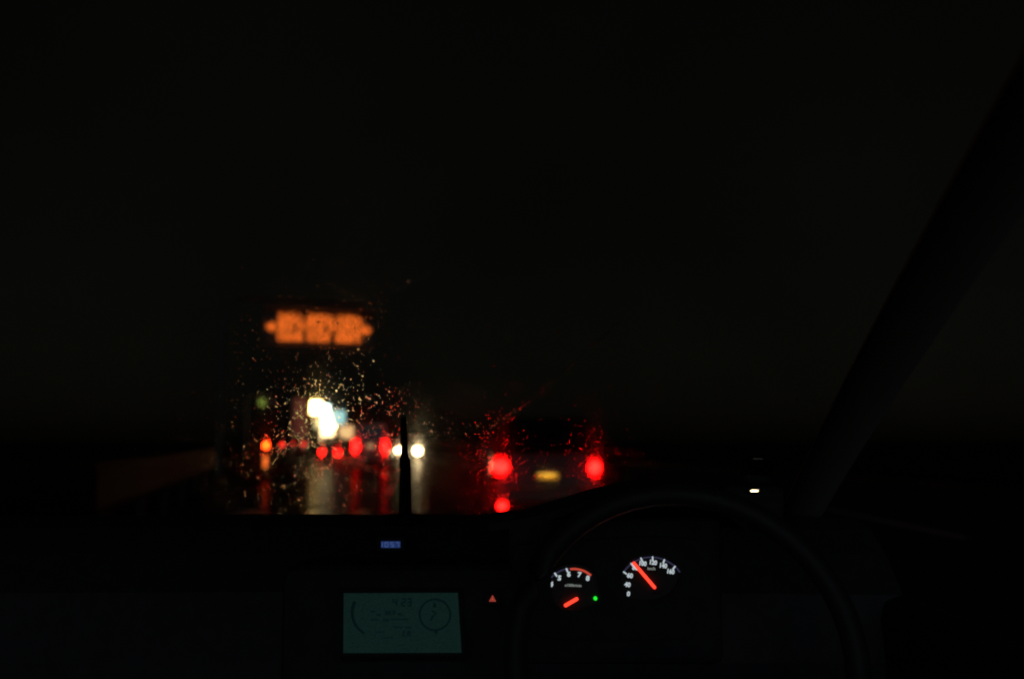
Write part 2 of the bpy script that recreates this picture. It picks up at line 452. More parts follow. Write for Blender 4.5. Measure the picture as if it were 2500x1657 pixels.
# screen frame
def frame_strip(a, b2, c, d): return mk('screen_frame', [a, b2, c, d, *[Vector(p) + back for p in (a, b2, c, d)]], [(0, 1, 2, 3), (4, 7, 6, 5), (0, 4, 5, 1), (1, 5, 6, 2), (2, 6, 7, 3), (3, 7, 4, 0)], plastic2)
e = 8
oc = [SC(839 - e, 1447 - e, .002), SC(1118 + e, 1446 - e, .002), SC(1127 + e, 1593.5 + e, .002), SC(838 - e, 1594.5 + e, .002)]
ic = [SC(839, 1447, .002), SC(1118, 1446, .002), SC(1127, 1593.5, .002), SC(838, 1594.5, .002)]
for i in range(4):
    j = (i + 1) % 4
    at_sub(frame_strip(oc[i], oc[j], ic[j], ic[i]), screen)
ink = emit('screen_ink', (.0010, .0052, .0049))
ink2 = emit('screen_faint_ink', (.0018, .0076, .0073))
def sband(name, pts, wd, ink=ink):
    vv, ff = [], []
    for i, (a, b2) in enumerate(pts):
        p0 = pts[max(i - 1, 0)]; p1 = pts[min(i + 1, len(pts) - 1)]
        tx, ty = p1[0] - p0[0], p1[1] - p0[1]; L = math.hypot(tx, ty) or 1; nx, ny = -ty / L, tx / L
        wd_ = wd[i] if isinstance(wd, list) else wd
        vv += [SC(a - nx * wd_ / 2, b2 - ny * wd_ / 2, .0006), SC(a + nx * wd_ / 2, b2 + ny * wd_ / 2, .0006)]
        if i: ff.append((2 * i - 2, 2 * i - 1, 2 * i + 1, 2 * i))
    return at_sub(mk(name, vv, ff, ink), screen)
cxp, cyp, rp = 1062, 1500, 37.5
sband('compass_ring', [(cxp + math.cos(2 * math.pi * i / 48) * rp, cyp + math.sin(2 * math.pi * i / 48) * rp) for i in range(49)], 4.6)
sband('compass_arrow', [(1061, 1468), (1061, 1482)], [1.0, 10.0])
sband('compass_arrow', [(1065, 1538), (1065, 1550)], [9.0, 1.0])
sband('compass_mark', [(1054, 1490), (1066, 1497), (1056, 1505), (1052, 1514)], 4.0)
n_ = 22
sband('gauge_arc', [(918 - math.cos(R(-28 + 88 * i / n_)) * 58, 1495 + math.sin(R(-28 + 88 * i / n_)) * 58) for i in range(n_ + 1)], [9 - 4 * i / n_ for i in range(n_ + 1)])
SEG = {'0': 'abcdef', '1': 'bc', '2': 'abged', '3': 'abgcd', '4': 'fgbc', '5': 'afgcd', '6': 'afgedc', '7': 'abc', '8': 'abcdefg', '9': 'abcdfg'}
def seg_digit(ch, x, y, wd, h):
    m_ = y + h / 2; L_ = {'a': ((x, y), (x + wd, y)), 'b': ((x + wd, y), (x + wd, m_)), 'c': ((x + wd, m_), (x + wd, y + h)), 'd': ((x, y + h), (x + wd, y + h)),
         'e': ((x, m_), (x, y + h)), 'f': ((x, y), (x, m_)), 'g': ((x, m_), (x + wd, m_))}
    return [L_[s_] for s_ in SEG[ch]]
for ch, x in (('4', 960), ('2', 981), ('3', 995)):
    vv, ff = [], []
    for (a, b2) in seg_digit(ch, x, 1461, 8.5, 17):
        tx, ty = b2[0] - a[0], b2[1] - a[1]; L = math.hypot(tx, ty); nx, ny = -ty / L * 1.7, tx / L * 1.7
        q = len(vv); vv += [SC(a[0] - nx, a[1] - ny, .0006), SC(a[0] + nx, a[1] + ny, .0006), SC(b2[0] + nx, b2[1] + ny, .0006), SC(b2[0] - nx, b2[1] - ny, .0006)]
        ff.append((q, q + 1, q + 2, q + 3))
    at_sub(mk('digit', vv, ff, ink), screen)
for (x0, x1, y, h) in ((903, 916, 1492, 5), (920, 930, 1500, 5), (940, 955, 1495, 12), (958, 966, 1494, 10), (971, 980, 1498, 7), (935, 950, 1513, 6), (955, 996, 1511, 4),
                       (960, 985, 1530, 3.5), (990, 1004, 1531, 5), (983, 988, 1546, 16), (993, 1003, 1545, 14), (915, 940, 1542, 3), (905, 925, 1512, 4), (930, 960, 1556, 3)):
    sband('screen_mark', [(x0, y), (x1, y + .3)], h, ink2)

# hazard switch
hz = cpart(box('hazard_switch', P(1203, 1463, 1.374) + Vector((0, .012, 0)), (.024, .02, .020), plastic2, bev=.003))
hzm = emit('hazard_symbol_light', (.42, .055, .035))
def tri_ring(name, c, r0, r1, Y):
    vv = []
    for r in (r0, r1):
        for a in (90, 210, 330): vv.append(P(c[0] + math.cos(R(a)) * r * .93, c[1] - math.sin(R(a)) * r, Y))
    return mk(name, vv, [(0, 1, 4, 3), (1, 2, 5, 4), (2, 0, 3, 5)], hzm)
o = tri_ring('warning_triangle', (1202.5, 1462), 10.2, 6.6, 1.3735); at_sub(o, hz); o['label'] = 'orange red lit warning triangle'
at_sub(mk('warning_triangle', [P(1202.5 + math.cos(R(a)) * 4.6 * .93, 1462 - math.sin(R(a)) * 4.6, 1.3735) for a in (90, 210, 330)], [(0, 1, 2)], hzm), hz)

# clock on the dash face
ck = P(953, 1328.5, 1.50)
clock = cpart(box('clock', ck + Vector((0, .02, 0)), (.044, .034, .022), plastic2, bev=.004)); clock['label'] = 'small blue lit clock in the dashboard'
KY = 1.5015
ckb = emit('clock_backlight', (.011, .024, .10)); ckd = emit('clock_digit_light', (.034, .068, .20))
at_sub(mk('clock_window', [P(930.5, 1320.5, KY), P(977.5, 1320.5, KY), P(977.5, 1336.5, KY), P(930.5, 1336.5, KY)], [(0, 1, 2, 3)], ckb), clock)
for ch, x in (('1', 926), ('0', 940), ('5', 954), ('7', 966.5)):
    vv, ff = [], []
    for (a, b2) in seg_digit(ch, x, 1323.5, 7, 10.5):
        tx, ty = b2[0] - a[0], b2[1] - a[1]; L = math.hypot(tx, ty); nx, ny = -ty / L * 1.2, tx / L * 1.2
        q = len(vv); vv += [P(a[0] - nx, a[1] - ny, KY - .0008), P(a[0] + nx, a[1] + ny, KY - .0008), P(b2[0] + nx, b2[1] + ny, KY - .0008), P(b2[0] - nx, b2[1] - ny, KY - .0008)]
        ff.append((q, q + 1, q + 2, q + 3))
    at_sub(mk('digit', vv, ff, ckd), clock)
# tiny dull lamp on the passenger side of the dash
cpart(disc('indicator_lamp', P(717, 1467, 1.42), .0016, 1.405, 1.43, emit('dull_lamp_light', (.05, .04, .03)), 10))

# --- roof, pillars, doors, bonnet
hl = []
ys = [-.6, -.3, 0, .2, .4, .57]
rings = []
for y in ys:
    zc = 1.49
    row = []
    for i in range(15):
        u = -1 + 2 * i / 14
        row.append((CX + u * .60, y, zc - .05 * abs(u) ** 3))
    top = [(x, yy, z + .035) for x, yy, z in row[::-1]]
    rings.append(row + top)
cpart(loft('roof_lining', rings, liner, smooth=False))
WB = [(2.06, .962), (.60, 1.475)]           # windscreen: lower and upper edge (Y, z)
def ws_point(u, v, off=0.0):
    """u -1..1 across, v 0..1 up the screen; off metres outward"""
    hw = .74 - .15 * v
    y = WB[0][0] + (WB[1][0] - WB[0][0]) * v - .10 * u * u
    z = WB[0][1] + (WB[1][1] - WB[0][1]) * v + .02 * math.sin(math.pi * v) - .0 * u * u
    n = Vector((.12 * u, .33, .94)).normalized()
    return Vector((CX + u * hw, y, z)) + n * off
for s in (-1, 1):
    bm = bmesh.new()
    pts = [ws_point(s * 1.04, v) for v in [i / 8 for i in range(-1, 10)]]
    tube(bm, pts, .034, 8)
    o = from_bm('windscreen_pillar', bm, mat('pillar_trim', (.36, .36, .34), .95, spec=0), None, True); cpart(o)
    d = box('door_panel', (CX + s * .80, .7, .62), (.07, 2.0, .62), plastic, bev=.03); cpart(d)
    at_sub(box('armrest', (CX + s * .745, .75, .68), (.06, .5, .05), plastic2, bev=.015), d)
    f_ = box('front_wing', (CX + s * .74, 3.0, .66), (.16, 1.7, .48), paint('silver', (.3, .3, .31)), bev=.06); cpart(f_)
bon = []
for y, z in ((2.24, .93), (2.6, .91), (3.1, .86), (3.55, .78), (3.8, .64)):
    bon.append([(CX + u * .70, y, z + .03 * (1 - u * u)) for u in [-1 + i / 5 for i in range(11)]] + [(CX + u * .70, y, z - .05) for u in [1 - i / 5 for i in range(11)]])
cpart(loft('bonnet', bon, paint('silver', (.3, .3, .31))))
cpart(box('floor', (CX, .9, .28), (1.5, 2.7, .06), plastic, bev=.01))
def wheel_part(name, c, r, wd):
    bm = bmesh.new()
    n = 24; prof = [(-wd / 2, r * .62), (-wd / 2, r * .93), (-wd * .36, r), (wd * .36, r), (wd / 2, r * .93), (wd / 2, r * .62)]
    rings_ = [[bm.verts.new((c[0] + px_, c[1] + math.cos(2 * math.pi * i / n) * pr, c[2] + math.sin(2 * math.pi * i / n) * pr)) for i in range(n)] for px_, pr in prof]
    for a in range(len(prof) - 1):
        for i in range(n): bm.faces.new((rings_[a][i], rings_[a][(i + 1) % n], rings_[a + 1][(i + 1) % n], rings_[a + 1][i]))
    t_ = from_bm(name, bm, rubber, None, True)
    bm = bmesh.new()
    bmesh.ops.create_cone(bm, cap_ends=True, segments=20, radius1=r * .63, radius2=r * .63, depth=wd * .86, matrix=Matrix.Translation(c) @ Matrix.Rotation(math.pi / 2, 4, 'Y'))
    r_ = from_bm('rim', bm, steel)
    return t_, r_
for s in (-1, 1):
    t_, r_ = wheel_part('wheel', (CX + s * .72, 3.15, .30), .30, .18); cpart(t_); at_sub(r_, t_)

# air vent at the driver's end of the dash; metal tabs added on it and the pillar foot for their glints
ADDED_LAMP = Vector((.55, -11.5, .72))       # headlamp of the added, unseen car behind
def mirror_tab(name, px, py, Y, wpx, hpx, target, m, parent, conv=.0):
    p = P(px, py, Y); n = ((CAM - p).normalized() + (target - p).normalized()).normalized()
    u = Vector((1, 0, 0)) - n * n.x; u.normalize(); v = n.cross(u)
    kk = (p - CAM).length / FPX
    hw, hh = wpx * kk / 2, hpx * kk / 2
    vv, ff = [], []
    for j in range(5):
        for i in range(9):
            a, b2 = -1 + i / 4, -1 + j / 2
            rr_ = (abs(a) ** 4 + abs(b2) ** 4)
            vv.append(p + u * a * hw + v * b2 * hh - n * conv * rr_)
    N = len(vv); vv += [q - n * .004 for q in vv]
    for j in range(4):
        for i in range(8):
            q = j * 9 + i; ff += [(q, q + 1, q + 10, q + 9), (q + N, q + N + 9, q + N + 10, q + N + 1)]
    edge = [i for i in range(9)] + [j * 9 + 8 for j in range(1, 5)] + [36 + i for i in range(7, -1, -1)] + [j * 9 for j in range(3, 0, -1)]
    for a, b2 in zip(edge, edge[1:] + edge[:1]): ff.append((a, b2, b2 + N, a + N))
    o = mk(name, vv, ff, m, None, False)
    return at_sub(o, parent)
vp = P(1843, 1210, 1.60)
vent = cpart(box('air_vent', vp + Vector((0, .03, -.01)), (.10, .05, .055), plastic2, bev=.012))
for i in range(3):
    at_sub(box('slat', vp + Vector((0, .004, -.026 + .016 * i - .004)), (.084, .014, .0025), plastic), vent)
mirror_tab('glint_tab', 1842, 1197.5, 1.585, 22, 7, ADDED_LAMP, chrome, vent, .00003)['label'] = 'bright metal tab added to catch a headlamp glint'

tw = P(1852, 1122, 1.62)
glint_mount = cpart(box('glint_mount', tw + Vector((0, .02, -.012)), (.05, .03, .055), plastic2, bev=.012, seg=3))  # housing added to carry the upper glint strip
mirror_tab('glint_strip', 1851, 1115, 1.60, 24, 4, ADDED_LAMP, mat('dull_metal', (.16, .12, .10), .12, 1.0), glint_mount, .0004)

# stalk standing on the dash top
stalk = empty('stalk', P(988, 1262, 1.66))
tag(stalk, 'thin black upright stalk standing on the dashboard in front of the white headlamps', 'stalk')
def spart(o):
    o.parent = stalk; o.matrix_parent_inverse = Matrix.Translation(-stalk.location); return o
SY = 1.655
blackm = mat('stalk_black', (.012, .012, .012), .9, spec=0)
bm = bmesh.new(); tube(bm, [P(989, 1262, SY), P(989, 1180, SY), P(989, 1120, SY), P(987.5, 1106, SY)], [.0105, .0095, .0092, .0066], 12); spart(from_bm('sleeve', bm, blackm, None, True))
bm = bmesh.new(); tube(bm, [P(988, 1112, SY), P(987, 1060, SY), P(986, 1020, SY), P(985.7, 1012, SY)], [.0060, .0060, .0062, .0045], 10); spart(from_bm('rod', bm, blackm, None, True))
bm = bmesh.new(); bmesh.ops.create_cone(bm, cap_ends=True, segments=24, radius1=.034, radius2=.026, depth=.014, matrix=Matrix.Translation(P(989, 1266, SY))); spart(from_bm('foot', bm, blackm))

# --- windscreen: a 5 mm pane; the outside carries a patchy film of water and road grease that spreads lights a little
def pane_material(name, film):
    m = bpy.data.materials.new(name); m.use_nodes = True
    t = m.node_tree; t.nodes.clear(); N = t.nodes.new; lk = t.links.new
    o_ = N('ShaderNodeOutputMaterial'); r1 = N('ShaderNodeBsdfRefraction'); r1.inputs['Roughness'].default_value = 0; r1.inputs['IOR'].default_value = 1.45
    r1.inputs[0].default_value = (.97, .975, .96, 1)
    if not film:
        lk(r1.outputs[0], o_.inputs['Surface']); return m
    r2 = N('ShaderNodeBsdfRefraction'); r2.inputs['Roughness'].default_value = .05; r2.inputs['IOR'].default_value = 1.45; r2.inputs[0].default_value = (.95, .95, .93, 1)
    tc = N('ShaderNodeTexCoord'); nz = N('ShaderNodeTexNoise'); nz.inputs['Scale'].default_value = 60; nz.inputs['Detail'].default_value = 8; nz.inputs['Roughness'].default_value = .7
    mr = N('ShaderNodeMapRange'); mr.inputs[1].default_value = .35; mr.inputs[2].default_value = .7; mr.inputs[3].default_value = .03; mr.inputs[4].default_value = .30
    mx = N('ShaderNodeMixShader')
    lk(tc.outputs['Object'], nz.inputs['Vector']); lk(nz.outputs['Fac'], mr.inputs[0]); lk(mr.outputs[0], mx.inputs[0])
    r3 = N('ShaderNodeBsdfRefraction'); r3.inputs['Roughness'].default_value = .11; r3.inputs['IOR'].default_value = 1.45; r3.inputs[0].default_value = (.97, .93, .86, 1)
    m3 = N('ShaderNodeMixShader'); m3.inputs[0].default_value = .07
    lk(r2.outputs[0], m3.inputs[1]); lk(r3.outputs[0], m3.inputs[2])
    lk(r1.outputs[0], mx.inputs[1]); lk(m3.outputs[0], mx.inputs[2]); lk(mx.outputs[0], o_.inputs['Surface'])
    return m
NU, NV = 24, 16
vv, ff = [], []
for off in (0.0, -.005):
    for j in range(NV + 1):
        for i in range(NU + 1):
            vv.append(ws_point(-1 + 2 * i / NU, j / NV, off))
NN = (NU + 1) * (NV + 1); outer, inner, rim = [], [], []
for j in range(NV):
    for i in range(NU):
        q = j * (NU + 1) + i
        outer.append((q, q + 1, q + NU + 2, q + NU + 1)); inner.append((q + NN, q + NN + NU + 1, q + NN + NU + 2, q + NN + 1))
bd = [i for i in range(NU + 1)] + [j * (NU + 1) + NU for j in range(1, NV + 1)] + [NV * (NU + 1) + i for i in range(NU - 1, -1, -1)] + [j * (NU + 1) for j in range(NV - 1, 0, -1)]
for a_, b_ in zip(bd, bd[1:] + bd[:1]):
    q = len(vv); vv += [vv[a_], vv[a_ + NN], vv[b_ + NN], vv[b_]]; rim.append((q, q + 1, q + 2, q + 3))
ws = mk('windscreen', vv, outer + inner + rim, pane_material('windscreen_outside', True), None, True)
ws.data.materials.append(pane_material('windscreen_inside', False)); ws.data.materials.append(mat('windscreen_edge_black', (.01, .01, .01), .8, spec=0))
ws.data.polygons.foreach_set('material_index', [0] * len(outer) + [1] * len(inner) + [2] * len(rim))
ws.data.flip_normals()
cpart(ws)

# ================================================================== OTHER VEHICLES
RED = lambda L, n: emit(n, (L, .10, .072), (.2, .01, .01))
def section(y, hw, z0, z1, tum=.06):
    return [(-hw + .03, y, z0), (hw - .03, y, z0), (hw, y, z0 + .10), (hw, y, z0 + (z1 - z0) * .6), (hw - tum, y, z1), (-hw + tum, y, z1), (-hw, y, z0 + (z1 - z0) * .6), (-hw, y, z0 + .10)]
def vehicle(name, label, loc, yaw, W, L, H, paintm, kind, lamps, group=None, plate=None, dims=None):
    """origin on the ground under the rear bumper; +y is forward"""
    v = empty(name, loc, yaw); tag(v, label, 'car', group)
    hw = W / 2
    belt = .98 if kind != 'van' else 1.08
    if kind == 'sedan':
        st = [(0, .86, .30, .62), (.10, .97, .24, belt - .03), (.5, 1, .22, belt), (L * .5, 1, .20, belt - .02), (L - 1.15, 1, .2, belt - .06), (L - .35, .97, .22, .80), (L - .05, .86, .26, .66), (L, .78, .32, .56)]
        gh = [(.55, L - 1.05), (1.05, L - 1.85)]
    elif kind == 'hatch':
        st = [(0, .88, .30, .66), (.08, .98, .24, belt - .02), (.4, 1, .22, belt), (L * .5, 1, .2, belt - .02), (L - 1.0, 1, .2, belt - .06), (L - .3, .97, .22, .82), (L - .05, .86, .26, .68), (L, .78, .32, .56)]
        gh = [(.12, L - .85), (.50, L - 1.65)]
    else:
        st = [(0, .92, .30, .74), (.06, .99, .24, belt), (.4, 1, .22, belt), (L * .5, 1, .2, belt), (L - .9, 1, .2, belt - .05), (L - .25, .97, .22, .90), (L - .04, .88, .26, .7), (L, .8, .32, .56)]
        gh = [(.07, L - .65), (.20, L - 1.45)]
    loft('body', [section(y, hw * f, z0, z1) for y, f, z0, z1 in st], paintm, v)
    zb = belt - .03; zt = H; bw, tw = hw - .07, hw - .20
    (r0, f0), (r1, f1) = gh
    m_ = lambda a, b2, q: a + (b2 - a) * q
    base = [(-bw, r0, zb), (bw, r0, zb), (bw, f0, zb), (-bw, f0, zb)]
    shl = [(-tw, r1, zt - .04), (tw, r1, zt - .04), (tw, f1, zt - .04), (-tw, f1, zt - .04)]
    topv = [(-tw + .1, r1 + .12, zt), (tw - .1, r1 + .12, zt), (tw - .1, f1 - .12, zt), (-tw + .1, f1 - .12, zt)]
    loft('cabin', [base, shl, topv], paintm, v)
    def pane(nm, A, B, C, D, q0=.10, q1=.90, s0=.08, s1=.92):
        A, B, C, D = map(Vector, (A, B, C, D))
        f = lambda s, q: (A + (B - A) * s) + ((D + (C - D) * s) - (A + (B - A) * s)) * q
        n = (B - A).cross(D - A).normalized(); cc = (A + B + C + D) / 4
        if n.dot(cc - Vector((0, (r0 + f0) / 2, zb))) < 0: n = -n
        pts = [f(s0, q0) + n * .006, f(s1, q0) + n * .006, f(s1, q1) + n * .006, f(s0, q1) + n * .006]
        mk(nm, [*pts, *[p - n * .014 for p in pts]], [(0, 1, 2, 3), (4, 7, 6, 5), (0, 4, 5, 1), (1, 5, 6, 2), (2, 6, 7, 3), (3, 7, 4, 0)], glassdark, v)
    pane('rear_window', base[0], base[1], shl[1], shl[0])
    pane('windscreen', base[2], base[3], shl[3], shl[2])
    for s in (0, 1):
        A, B, C, D = (base[1], base[2], shl[2], shl[1]) if s else (base[0], base[3], shl[3], shl[0])
        pane('side_window', A, B, C, D, .12, .88, .10, .52); pane('side_window', A, B, C, D, .12, .88, .55, .90)
        wr = .30 if kind != 'van' else .32
        for yy in (.78, L - .80):
            t2, r2 = wheel_part('wheel', ((hw - .10) * (1 if s else -1), yy, wr), wr, .2)
            t2.parent = v; r2.parent = t2
        box('mirror', ((hw + .07) * (1 if s else -1), f0 - .30, belt + .05), (.16, .09, .12), paintm, v, bev=.03)
    box('bumper', (0, -.02, .42), (W * .9, .12, .20), paintm, v, bev=.04)
    for (nm, x, z, ww, hh, m_l, rear) in lamps:
        yy = -.03 if rear else L + .0
        if nm == 'fog_lamp':
            box(nm, (x, -.09, z), (ww, .08, hh), m_l, v, bev=.02, seg=3)
            continue
        bm = bmesh.new(); bmesh.ops.create_uvsphere(bm, u_segments=16, v_segments=10, radius=.5)
        for q in bm.verts:      # squared-off lens
            n_ = (abs(q.co.x * 2) ** 2.3 + abs(q.co.z * 2) ** 2.3 + abs(q.co.y * 2) ** 2.3) ** (1 / 2.3) or 1
            q.co *= .5 / (q.co.length or 1) * (1 / max(n_, .01)) * 2 * q.co.length
        bmesh.ops.scale(bm, vec=(ww * 1.04, .12, hh * 1.04), verts=bm.verts); bmesh.ops.translate(bm, vec=(x, yy, z), verts=bm.verts)
        from_bm(nm, bm, m_l, v, True)
    if plate:
        z, ww, hh, m_p, Lp = plate
        pl = box('number_plate', (0, -.045, z), (ww, .012, hh), m_p, v, bev=.004)
        if Lp:
            box('plate_garnish', (0, -.06, z + hh / 2 + .055), (ww * 1.5, .12, .03), paintm, v, bev=.008)
            box('plate_lip', (0, -.125, z + hh / 2 + .046), (ww * 1.5, .012, .05), paintm, v, bev=.004)
            box('plate_lamp', (0, -.085, z + hh / 2 + .034), (ww * .75, .03, .010), emit('plate_lamp_light', (Lp, Lp * .72, Lp * .32)), v)
    return v

platey = mat('plate_yellow', (.75, .48, .06), .4); platew = mat('plate_white', (.7, .7, .68), .4)
def yaw_to(Y): return R(12) * min(max((Y - 10) / 30, 0), 1)

# --- car straight ahead
NY = 13.9
a, b2 = P(1222, 1137, NY), P(1452, 1139, NY); cxn = (a.x + b2.x) / 2; hx = (b2.x - a.x) / 2
fog = P(1226, 1233, NY)
near_l = RED(55, 'near_tail_light')
vehicle('passenger_car', 'dark hatchback straight ahead with two large red tail lamps and lit yellow plate', (cxn, NY + .03, 0), 0, 1.66, 3.75, 1.50, paint('black_red', (.018, .016, .016)), 'hatch',
        [('tail_lamp', -hx, a.z, .20, .16, near_l, 1), ('tail_lamp', hx, b2.z, .15, .155, near_l, 1), ('fog_lamp', fog.x - cxn, fog.z + .005, .11, .085, RED(25, 'near_fog_light'), 1)],
        plate=(P(1343, 1161, NY).z, .30, .08, platey, 15))

# --- minivan in the queue, upright lamps
VY = 44
a, b2 = P(868, 1088, VY), P(940.5, 1088, VY); cxn = (a.x + b2.x) / 2; hx = (b2.x - a.x) / 2
ml = RED(50, 'van_tail_light')
vehicle('minivan', 'tall dark van in the far queue with two upright red tail lamps', (cxn, VY + .03, 0), R(2), 1.62, 4.2, 1.92, paint('grey', (.1, .09, .08)), 'van',
        [('tail_lamp', -hx, a.z, .22, .44, ml, 1), ('tail_lamp', hx, b2.z, .18, .48, ml, 1)], group='cars in the queue ahead', plate=(.9, .33, .165, platew, 2.0))

# --- small car left of it
BY_ = 57
a, b2 = P(786, 1103, BY_), P(825, 1105, BY_); cxn = (a.x + b2.x) / 2; hx = (b2.x - a.x) / 2
vehicle('passenger_car', 'low car in the far queue with two round red lamps below the white shop light', (cxn, BY_ + .03, 0), R(3), 1.40, 3.4, 1.45, paint('black', (.015, .015, .016)), 'hatch',
        [('tail_lamp', -hx, a.z, .26, .20, RED(45, 'low_tail_light'), 1), ('tail_lamp', hx, b2.z, .34, .22, RED(45, 'low_tail_light'), 1)], group='cars in the queue ahead')
# --- car between: high lamp just left of the van
CY_ = 78
a = P(841, 1087, CY_)
vehicle('passenger_car', 'car in the far queue half hidden behind the van, one red lamp showing', (a.x + .62, CY_ + .03, 0), R(6), 1.7, 4.3, 1.62, paint('white', (.5, .5, .5)), 'sedan',
        [('tail_lamp', -.62, a.z, .36, .42, RED(45, 'mid_tail_light'), 1), ('tail_lamp', .62, a.z, .30, .3, RED(45, 'mid_tail_light'), 1)], group='cars in the queue ahead')
# --- farthest dim cars
DY_ = 118
a, b2 = P(690, 1083, DY_), P(714, 1081, DY_); cxn = (a.x + b2.x) / 2; hx = (b2.x - a.x) / 2
vehicle('passenger_car', 'far car showing two dim red lamps next to the amber light', (cxn, DY_ + .03, 0), R(10), 1.66, 4.2, 1.5, paint('blue', (.02, .03, .07)), 'sedan',
        [('tail_lamp', -hx, a.z, .26, .26, RED(8, 'far_tail_light'), 1), ('tail_lamp', hx, b2.z, .26, .26, RED(8, 'far_tail_light'), 1)], group='cars in the queue ahead')
EY_ = 126
a = P(741, 1082, EY_)
vehicle('passenger_car', 'farthest car showing very dim red lamps below the dark red sign', (a.x + .6, EY_ + .03, 0), R(10), 1.7, 4.3, 1.6, paint('white', (.5, .5, .5)), 'hatch',
        [('tail_lamp', -.6, a.z, .26, .3, RED(6, 'farthest_tail_light'), 1), ('tail_lamp', .6, a.z, .26, .3, RED(6, 'farthest_tail_light'), 1)], group='cars in the queue ahead')
# --- oncoming car
OY = 62
a, b2 = P(973, 1096, OY), P(1020, 1098, OY); cxn = (a.x + b2.x) / 2; hx = (b2.x - a.x) / 2
hl1 = emit('oncoming_headlight', (230, 170, 88), (.8, .8, .8)); hl2 = emit('oncoming_headlight_low', (50, 34, 17), (.8, .8, .8))
vehicle('passenger_car', 'oncoming car with two glaring white headlamps either side of the stalk', (cxn, OY + 4.2, 0), math.pi, 1.68, 4.2, 1.48, paint('silver', (.3, .3, .31)), 'sedan',
        [('headlamp', -hx, b2.z, .40, .34, hl1, 0), ('headlamp', hx, a.z, .26, .24, hl2, 0)])
# --- unseen car added behind: its headlamps make the tabs glint and lift the cabin
fl = emit('added_rear_headlight', (17, 13.5, 7), (.8, .8, .8))
vehicle('passenger_car', 'unseen following car added so its headlamps glint in the vent tab and lift the cabin', (ADDED_LAMP.x - .6, ADDED_LAMP.y - 4.2, 0), 0, 1.7, 4.2, 1.5, paint('white', (.5, .5, .5)), 'sedan',
        [('headlamp', -.6, ADDED_LAMP.z, .36, .18, fl, 0), ('headlamp', .6, ADDED_LAMP.z, .36, .18, fl, 0)])

# ================================================================== ROADSIDE THINGS
# --- orange dot-matrix sign on a bent mast
GY = 30.0
yawS = R(20)
sc0 = P(779, 800.5, GY); kp = GY / FPX
sign = empty('message_sign', (P(560, 1075, GY).x, GY - 1.0, 0)); tag(sign, 'orange dot-matrix message sign glowing high above the road', 'sign')
M_ = Matrix.Translation(sc0) @ Matrix.Rotation(yawS, 4, 'Z')
def gpart(o, parent=None):
    o.parent = parent or sign
    if parent is None: o.matrix_parent_inverse = Matrix.Translation(-sign.location)
    return o
pit = 4.08 * kp / math.cos(yawS) * 1.0
pz = 4.15 * kp
glyphs = ["""
.####.#####.##..
.#############..
.######.######..
.#############..
.####.########..
.########.#####.
.##############.
##########..###.
##########..####
.####.####..###.
.#########.####.
.######.######..
.#############..
.##############.
.##############.
.##############.
""", """
..###.######.##.
.##############.
.####.##########
################
.######.########
###########..###
#####.#####..###
###########..###
###########..###
####.######.###.
##############..
.#############..
.####.########..
.#############..
.#############..
..###########...
""", """
..############..
.##############.
.######.########
.####.##########
..##############
.####.####.#####
################
.#######.#######
.###.###.#######
.######.########
..##############
.##############.
.##############.
.###############
.###############
.##############.
"""]
dots = []
for gi, gl in enumerate(glyphs):
    rows = gl.strip('\n').split('\n')
    for r_i, row in enumerate(rows):
        for c_i, ch in enumerate(row):
            if ch == '#' and rng.random() > .15: dots.append(((gi - 1) * 16.1 + c_i - 7.5, 7.5 - r_i))
for s in (-1, 1):
    for r_i in range(-2, 3):
        for c_i in range(5 - abs(r_i)):
            dots.append((s * (25.2 + c_i * .9), r_i - .3))
for s in (-1, 1): dots.append((s * 29.2, 0.2))
vv, ff = [], []
hd = .40
for (a, b2) in dots:
    q = len(vv); n8 = 6
    cx_, cz_ = a * pit, b2 * pz
    vv.append((cx_, -.118, cz_))
    for i in range(n8):
        vv.append((cx_ + math.cos(i * 2 * math.pi / n8) * pit * hd, -.106, cz_ + math.sin(i * 2 * math.pi / n8) * pz * hd))
    for i in range(n8): ff.append((q, q + 1 + (i + 1) % n8, q + 1 + i))
me = bpy.data.meshes.new('lamp_dots'); me.from_pydata(vv, [], ff); me.transform(M_); me.materials.append(emit('amber_dot_light', (2.0, .34, .036), (.2, .1, .02)))
od = bpy.data.objects.new('lamp_dots', me); link(od); gpart(od); od['kind'] = 'stuff'; od['label'] = 'glowing orange dots forming three dense characters between two pointed marks'
WS, HS = 62 * pit, 20 * pz
bm = bmesh.new(); bx(bm, (0, .05, 0), (WS, .30, HS), .03); o = from_bm('cabinet', bm, mat('sign_grey', (.14, .14, .12), .9, spec=.05)); o.data.transform(M_); cab = gpart(o)
bm = bmesh.new(); bx(bm, (0, -.30, HS / 2 + .02), (WS, .5, .03), .008); o = from_bm('visor', bm, mat('sign_grey', (.14, .14, .12), .9, spec=.05)); o.data.transform(M_); gpart(o, cab)
bm = bmesh.new()
mp = sign.location
armp = sc0 + Vector((0, .28, .2))
tube(bm, [(mp.x, mp.y, 0), (mp.x, mp.y, 4.2), (mp.x + .05, mp.y + .02, 5.0), (mp.x + .45, mp.y + .2, 5.35), (sc0.x + 1.2, sc0.y + .8, 5.35)], [.10, .08, .07, .06, .05], 12); gpart(from_bm('mast', bm, steel, None, True))
for q in (-.8, .8):
    pp = M_ @ Vector((q, .26, 0)); bm = bmesh.new(); tube(bm, [pp, pp + Vector((0, .12, .5))], .04, 8); gpart(from_bm('bracket', bm, steel))

